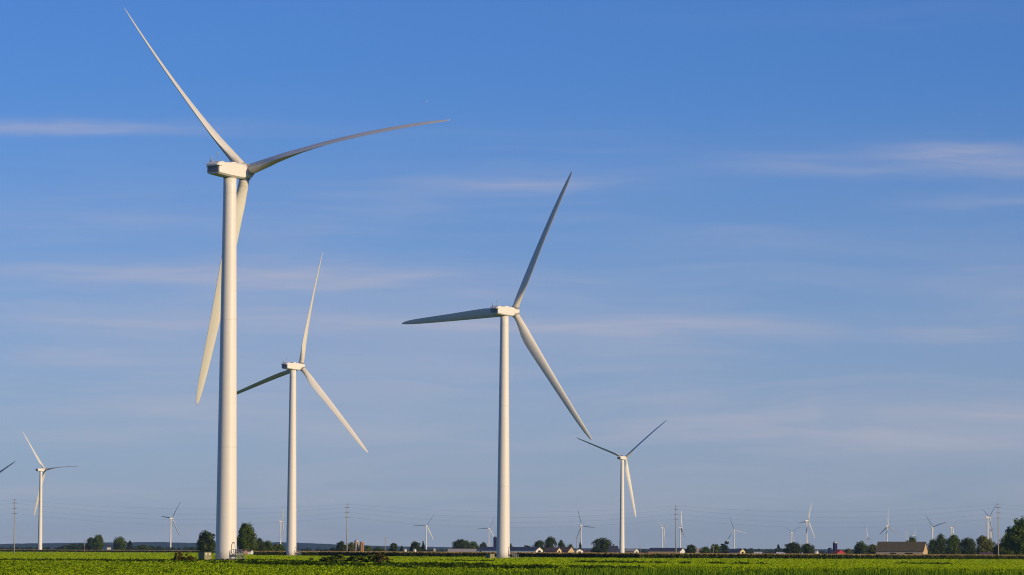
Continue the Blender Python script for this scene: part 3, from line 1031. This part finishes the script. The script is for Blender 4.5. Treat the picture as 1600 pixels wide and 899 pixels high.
building('shed', 1530, 1558.5, 863.6, 866, 2250, 1.5, 'low reddish grey shed under the grove at right', M['brick'], M['purple'], M['whitewall'], 8, cat='shed')
building('house', 164, 173.5, 851.5, 855.5, 4000, 4, 'white house with a grey roof between the far left trees', M['whitewall'], M['slate'], M['whitewall'], 8, cat='house', side=-1, wins=2)
building('house', 371, 386, 858.8, 862.2, 1980, 4, 'low red roofed house under the tallest bushy tree', M['whitewall'], M['purple'], M['brick'], 8, cat='house', wins=3)
building('shed', 387.5, 395.5, 859.5, 862.2, 1960, 3, 'small white shed right of the low red roofed house', M['whitewall'], M['purple'], M['whitewall'], 6, cat='shed')
building('shed', 631, 635, 858.2, 859.8, 2900, 2, 'small white shed right of the little pointed tree', M['whitewall'], M['whiteroof'], None, 2.0, cat='shed')
building('shed', 646.5, 649.5, 858.3, 860.2, 2700, 2.2, 'narrow white shed before the dark round tree by the spruce', M['whitewall'], M['whiteroof'], None, 2.0, cat='shed')


def silo(x0, x1, yt, D, wall, cap, label, dome=True):
    w = (x1 - x0) * D / F / 2
    pc = (x0 + x1) / 2
    H = zz(pc, yt, D)
    t = thing('silo', label, 'silo', (gx(pc, D), D, 0), 0, 'silos among the farms')
    hb = H - (w * .9 if dome else .3)
    b = MB()
    prof = [(w, 0)]
    nb = int(hb / .9)
    for i in range(1, nb):
        z = hb * i / nb
        prof += [(w, z - .06), (w * 1.02, z - .04), (w * 1.02, z + .04), (w, z + .06)]
    prof += [(w, hb)]
    b.lathe(prof, 24).build('barrel', wall, t)
    b = MB()
    if dome:
        b.lathe([(w * 1.02 * cos(a), hb + w * .9 * sin(a)) for a in np.linspace(0, 1.5, 8)], 24).build('dome', cap, t, True)
    else:
        b.lathe([(w * 1.04, hb), (w * 1.04, hb + .3), (w * .3, hb + .5)], 24).build('lid', cap, t)
    b = MB()
    b.box(w * .45, w * .45 + .9, -w * 1.12, -w * .86, 0, hb * .97)
    b.build('chute', wall, t)


silo(553.5, 560.5, 843.5, 2980, M['silocon'], M['silocap'], 'grey domed silo, left of the twin tan silos')
silo(562, 568.5, 847, 2960, M['silorust'], M['silorust'], 'rust coloured flat-topped silo, right of the twin silos', False)
silo(676, 680.5, 857, 2900, M['silocon'], M['silocap'], 'short stubby pale silo by the foot of a far turbine')
silo(770.8, 776.2, 838.5, 3420, M['siloblue'], M['siloblue'], 'tall dark silo tucked against the middle tower')
silo(1301.3, 1308, 846, 2960, M['siloblue'], M['silocap'], 'tall dark blue silo with a pale cap')
silo(1293.3, 1300, 856, 2980, M['siloblue'], M['siloblue'], 'short dark silo left of the tall blue silo')

# ------------------------------------------------------------------ ground and hills
b = MB()
ys = [-300, 0, 200, 400, 700, 1000, 1500, 2200, 3200, 5000, 8000, 12000, 17000, 22500]
xg = [-5000, -3000, -1500, -700, -300, -120, 0, 120, 300, 700, 1500, 3000, 5000]
vs = [(x, y, 0) for y in ys for x in xg]
n = len(xg)
fs = [(j * n + i, j * n + i + 1, (j + 1) * n + i + 1, (j + 1) * n + i) for j in range(len(ys) - 1) for i in range(n - 1)]
tag(b.add(vs, fs).build('ground', M['ground']), 'flat green farmland reaching to the horizon', kind='structure')

HD = 20500.0
hp_ = [(-900, 853), (-300, 852), (0, 850.5), (60, 849), (150, 848), (250, 847), (310, 849), (440, 847.5), (520, 850.5), (600, 853.5), (700, 855), (800, 856.5), (1000, 857.5), (1300, 858.5), (1600, 860), (2000, 861), (2600, 862)]
b = MB()
rows = 5
nx = 420
pxs = np.linspace(-600, 2200, nx)
wob = np.cumsum(rng.normal(size=nx)) * .12
wob -= np.convolve(wob, np.ones(31) / 31, 'same')
vs, fs = [], []
for k in range(rows):
    f = k / (rows - 1)
    for i, p in enumerate(pxs):
        y = HD - 1600 * (1 - f)
        top = zz(p, np.interp(p, [q[0] for q in hp_], [q[1] for q in hp_]) + wob[i] * .5 + rng.normal() * .12, HD)
        vs.append((gx(p, HD), y, -.5 + (top + .5) * (sin(f * pi / 2) ** 1.2)))
for k in range(rows - 1):
    for i in range(nx - 1):
        fs.append((k * nx + i, k * nx + i + 1, (k + 1) * nx + i + 1, (k + 1) * nx + i))
# back slope closes the ridge
b0 = len(vs)
for i, p in enumerate(pxs):
    vs.append((gx(p, HD), HD + 1500, -.5))
for i in range(nx - 1):
    fs.append(((rows - 1) * nx + i, (rows - 1) * nx + i + 1, b0 + i + 1, b0 + i))
tag(b.add(vs, fs).build('hills', M['hill'], None, True), 'long low wooded hills along the horizon', kind='structure')

# ------------------------------------------------------------------ crops
KEEP = [(-57.1, 779.4, 5.2), (-1.9, 1247, 5.5), (-92, 1620.7, 6)]


def clear(C):
    ok = np.ones(len(C), bool)
    for x, y, r in KEEP:
        ok &= (C[:, 0] - x) ** 2 + (C[:, 1] - y) ** 2 > r * r
    return ok


def vnoise(x, y, s, seed):
    r = np.random.default_rng(seed)
    G = r.random((64, 64))
    u, v = x / s, y / s
    i, j = np.floor(u).astype(int), np.floor(v).astype(int)
    a, c = u - i, v - j
    a, c = a * a * (3 - 2 * a), c * c * (3 - 2 * c)
    g = lambda p, q: G[p % 64, q % 64]
    return (g(i, j) * (1 - a) + g(i + 1, j) * a) * (1 - c) + (g(i, j + 1) * (1 - a) + g(i + 1, j + 1) * a) * c


def scatter(n, d0, d1, half=0.19, power=1.0):
    """n points over the field, evenly spread as seen from the road"""
    u = rng.random(n)
    D = 1 / (1 / d0 + u * (1 / d1 - 1 / d0))
    x = rng.uniform(-1, 1, n) * half * D
    return x, D


def clumps(x, y, h, size, per, spread):
    n = len(x)
    C = np.repeat(np.stack([x, y, np.zeros(n)], 1), per, 0)
    hh, ss, sp_ = np.repeat(h, per), np.repeat(size, per), np.repeat(spread, per)
    v = rng.normal(size=(n * per, 3))
    C[:, 0] += v[:, 0] * sp_
    C[:, 1] += v[:, 1] * sp_
    C[:, 2] = hh * rng.uniform(.25, 1.0, n * per)
    N = rng.normal(size=(n * per, 3)) * .6 + np.array([0, 0, .8])
    return C, N, ss * rng.uniform(.6, 1.4, n * per)


# the boundary between the near crop and the yellower far crop, as a distance for each bearing
def edge(x, y):
    px = x / y * F + CX
    return np.interp(px, [-200, 0, 270, 420, 500, 700, 1060, 1300, 1800], [645, 662, 692, 735, 620, 600, 500, 470, 460])


# near crop: leafy green
x, D = scatter(60000, 215, 900)
ok = D < edge(x, D) * (1 + rng.normal(size=len(x)) * .02)
x, D = x[ok], D[ok]
hn = .17 + .16 * vnoise(x, D * .35, 9, 1) + .12 * vnoise(x, D * .3, 2.2, 2)
C, N, Z = clumps(x, D, hn, .10 + D / 4200, 7, .13 + D / 3000)
N[:, 2] *= .45
ok = clear(C)
o = link('leafy_crop', quads('leafy_crop', leaves(C[ok], N[ok], Z[ok], 1.5), M['crop']))
tag(o, 'dense leafy green crop covering the near field', 'crop', kind='stuff')
# far crop: lower and yellower
x, D = scatter(85000, 420, 3300)
ok = (D > edge(x, D) * (1 + rng.normal(size=len(x)) * .02)) & ((D < 1640) | (x / D * F + CX < 410))
x, D = x[ok], D[ok]
C, N, Z = clumps(x, D, .16 + .10 * vnoise(x, D * .2, 14, 3), .11 + D / 6500, 8, .3 + D / 1800)
N[:, 2] *= .35
ok = clear(C)
o = link('yellow_green_crop', quads('yellow_green_crop', leaves(C[ok], N[ok], Z[ok], 1.5), M['cropfar']))
tag(o, 'low yellow-green crop between the near field and the corn', 'crop', kind='stuff')
# dark weeds along the boundary and in a ragged band left of centre
C_, N_, Z_ = [], [], []


def weedline(pts, wid, n, h, gapn=.35):
    px = rng.uniform(pts[0][0], pts[-1][0], n)
    D = np.interp(px, [p[0] for p in pts], [p[1] for p in pts]) + rng.normal(size=n) * wid
    x = (px - CX) / F * D
    ok = vnoise(px, D * .05, 9, int(n)) > gapn
    x, D = x[ok], D[ok]
    C, N, Z = clumps(x, D, h * rng.uniform(.45, 1.1, len(x)), .16 + D / 3000, 7, .25 + D / 3000)
    C_.append(C), N_.append(N), Z_.append(Z)


weedline([(-250, 640), (0, 660), (270, 690), (420, 735), (500, 640)], 7, 1500, .40, .25)
weedline([(160, 640), (330, 600), (520, 560)], 14, 420, .45, .55)
weedline([(360, 590), (430, 520), (520, 505), (760, 520)], 16, 900, .60, .38)
weedline([(620, 470), (820, 455), (1000, 440)], 15, 700, .55, .45)
weedline([(900, 750), (1060, 735), (1200, 690)], 16, 260, .42, .45)
weedline([(690, 830), (770, 790)], 18, 60, .38, .3)
weedline([(1405, 800), (1490, 755)], 16, 60, .36, .3)
C, N, Z = map(np.concatenate, (C_, N_, Z_))
ok = clear(C)
o = link('weeds', quads('weeds', leaves(C[ok], N[ok], Z[ok], 1.7), M['weed']))
tag(o, 'ragged dark weeds in broken lines across the field', 'weeds', kind='stuff')
# tall grass along the near right
x, D = scatter(62000, 205, 410, .2)
px = x / D * F + CX
far = np.interp(px, [500, 760, 980, 1300, 1800], [280, 310, 350, 365, 360]) * (.9 + .2 * vnoise(x, D * .2, 3.5, 5))
ok = (D < far) & (px > 480) & (vnoise(x, D * .4, 1.6, 6) > .42 - .14 * (px > 1000))
x, D = x[ok], D[ok]
h = (.40 + .60 * vnoise(x, D * .5, 2.5, 8)) * rng.uniform(.7, 1.15, len(x)) * np.interp(x / D * F + CX, [480, 900], [.65, 1])
P = blades_up(np.stack([x, D, np.zeros(len(x))], 1), h, .07 + D / 7000, rng.uniform(-.35, .35, len(x)))
o = link('tall_grass', quads('tall_grass', P, M['reed']))
tag(o, 'rough tall grass along the near right edge of the field', 'grass', kind='stuff')


# corn: leaves and tassels, a thick stand with an uneven front
def corn(poly, depth, n, label, hgt=2.04, big=1.0):
    ps = np.array(poly, float)
    x = rng.uniform(ps[0, 0], ps[-1, 0], n)
    y0 = np.interp(x, ps[:, 0], ps[:, 1])
    dp = depth * rng.random(n) ** 2.2
    y = y0 + dp
    H = hgt * (.93 + .10 * vnoise(x, y, 3.0, 21)) * rng.uniform(.95, 1.04, n)
    z = rng.uniform(.15, .9, n) * H
    C = np.stack([x, y, z], 1)
    N = rng.normal(size=(n, 3)) * np.array([1, 1, .5])
    L = leaves(C, N, rng.uniform(.35, .8, n) * big, 1.8)
    L[:, :, 2] = np.minimum(L[:, :, 2], (H * .93)[:, None])
    k = n // 2
    ii = rng.integers(0, n, k)
    T = blades_up(np.stack([x[ii], y[ii], H[ii] * .76], 1), H[ii] * .27, np.full(k, .30 * big), rng.uniform(-.3, .3, k))
    idx = np.concatenate([np.zeros(n), np.ones(k)])
    o = link('corn_field', quads('corn_field', np.concatenate([L, T]), [M['cornleaf'], M['tassel']], idx))
    tag(o, label, 'corn field', kind='stuff')


def cpts(l):
    return sorted((gx(p, D), D) for p, D in l)


corn(cpts([(396, 1690), (460, 1690), (500, 1520), (620, 1480), (770, 1470), (1000, 1370), (1300, 1430), (1600, 1600), (1850, 1700)]), 140, 60000, 'wide stand of tasselled corn crossing the field on the right')
corn(cpts([(-150, 3350), (0, 3330), (180, 3300), (372, 3260)]), 200, 26000, 'distant strip of tasselled corn along the left', 2.08, 1.5)


# ------------------------------------------------------------------ shrubs and tall weeds standing by themselves
def shrub_mesh(m, seed, n=900, leaf=.085, upright=False):
    r = np.random.default_rng(seed)
    C, N, Z = [], [], []
    for k in range(16 if not upright else 22):
        if upright:
            a, q = r.uniform(0, 2 * pi), r.uniform(0, .42)
            p = np.array([q * cos(a), q * sin(a), r.uniform(.25, .92) * (1 - .5 * q)])
            rr = np.array([.05, .05, .12])
        else:
            v = unit(r.normal(size=3))
            p = np.array([v[0] * .32, v[1] * .32, .42 + .34 * v[2]])
            rr = np.array([.17, .17, .17])
        per = n // 18
        v = unit(r.normal(size=(per, 3)))
        C.append(p + v * rr * (.4 + .6 * r.random((per, 1))))
        N.append(v + r.normal(size=(per, 3)) * .6 + np.array([0, 0, .2]))
        Z.append(np.full(per, leaf) * r.uniform(.6, 1.5, per))
    C, N, Z = map(np.concatenate, (C, N, Z))
    C[:, 2] = np.clip(C[:, 2], .02, 1)
    return quads('foliage', leaves(C, N, Z, 1.6), M[m])


def stems_mesh(seed):
    r = random.Random(seed)
    b = MB()
    for k in range(9):
        a = r.uniform(0, 2 * pi)
        q = r.uniform(.08, .34)
        b.tube([(.03 * cos(a), .03 * sin(a), 0), (q * .5 * cos(a), q * .5 * sin(a), .4), (q * cos(a), q * sin(a), .85)], [.014, .010, .004], 5)
    return b.mesh('stem', M['bark'])


SH = [shrub_mesh('shrub', 1), shrub_mesh('shrub', 2), shrub_mesh('shrub', 3, 700, .10)]
BW = [shrub_mesh('brownweed', 5, 700, .075, True), shrub_mesh('brownweed', 6, 600, .08, True)]
ST = [stems_mesh(1), stems_mesh(2)]


def shrub(proto, x0, x1, yt, D, label, name='shrub', cat='shrub'):
    pc = (x0 + x1) / 2
    w, h = (x1 - x0) * D / F, zz(pc, yt, D)
    t = thing(name, label, cat, (gx(pc, D), D, 0), rng.uniform(0, 6.28), 'bushes and tall weeds in the field')
    for nm, me in (('foliage', proto), ('stem', random.choice(ST))):
        o = link(nm, me, t)
        o.scale = (w * 1.35, w * 1.35, h)


shrub(SH[0], 503, 527, 867.5, 640, 'low dark bush at the left end of the bush row below the twin silos')
shrub(SH[1], 519, 548, 864.5, 635, 'tall dark bush left in the bush row below the twin silos')
shrub(SH[2], 544, 575, 867, 635, 'lower middle bush of the row below the twin silos')
shrub(SH[0], 570, 598, 863.5, 630, 'olive bush right of the middle in the row below the twin silos')
shrub(BW[0], 582, 606, 863, 622, 'tall reddish weed clump behind the olive bush in the row', 'weed_clump', 'weeds')
shrub(BW[1], 598, 613, 871, 612, 'low rusty weed clump at the right end of the bush row', 'weed_clump', 'weeds')
shrub(BW[0], 482, 490, 871, 800, 'small brown weed clump standing left of the bush row', 'weed_clump', 'weeds')
shrub(BW[1], 268, 292, 861.5, 690, 'tall brown weed clump left of the olive cabinet by the nearest tower', 'weed_clump', 'weeds')
shrub(BW[0], 284, 312, 868, 680, 'low rusty bush between the brown weeds and the nearest olive cabinet')

# ---- airliner, high and far
AD = 40000.0
p = at(665, 158.5, AD)
t = thing('airplane', 'tiny white airliner high in the sky right of the nearest turbine', 'airplane', tuple(p), radians(170))
b = MB()
b.tube([(19, 0, 0), (16, 0, 0), (-12, 0, 0), (-20, 0, .6)], [.3, 2.0, 2.0, .5], 12).build('fuselage', M['plane'], t, True)
for s in (-1, 1):
    b = MB()
    b.add([(4, s * 1.5, -.5), (-2, s * 1.5, -.5), (-9, s * 17, .8), (-7, s * 17, .8), (4, s * 1.5, 0), (-2, s * 1.5, 0), (-9, s * 17, 1.0), (-7, s * 17, 1.0)],
          [(0, 1, 2, 3), (7, 6, 5, 4), (0, 4, 5, 1), (1, 5, 6, 2), (2, 6, 7, 3), (3, 7, 4, 0)])
    b.build('wing', M['plane'], t)
b = MB()
b.add([(-14, -.2, 1.5), (-19, -.2, 1), (-20, -.2, 8), (-18, -.2, 8), (-14, .2, 1.5), (-19, .2, 1), (-20, .2, 8), (-18, .2, 8)],
      [(0, 1, 2, 3), (7, 6, 5, 4), (0, 4, 5, 1), (1, 5, 6, 2), (2, 6, 7, 3), (3, 7, 4, 0)])
b.build('tail_fin', M['plane'], t)

# ------------------------------------------------------------------ haze
b = MB()
b.box(-5200, 5200, -600, 22700, -1.5, 142)
m, t, o = mat('summer_haze')
pv = t.new('ShaderNodeVolumePrincipled')
pv.inputs['Color'].default_value = (0.36, 0.60, 1.0, 1)
pv.inputs['Density'].default_value = 2.0e-5
pv.inputs['Anisotropy'].default_value = 0.0
t.l.new(pv.outputs[0], o.inputs['Volume'])
tag(b.build('haze', m), 'thin summer haze over the farmland', kind='stuff')

# ------------------------------------------------------------------ render settings
S.render.engine = 'CYCLES'
S.cycles.max_bounces = 5
S.cycles.diffuse_bounces = 3
S.cycles.transmission_bounces = 3
S.cycles.volume_bounces = 0
S.cycles.transparent_max_bounces = 8
S.cycles.use_denoising = True
S.cycles.sample_clamp_indirect = 6
S.cycles.filter_width = 1.1
S.view_settings.view_transform = 'Standard'
S.view_settings.look = 'None'
S.view_settings.exposure = 0.0
S.view_settings.gamma = 1.0
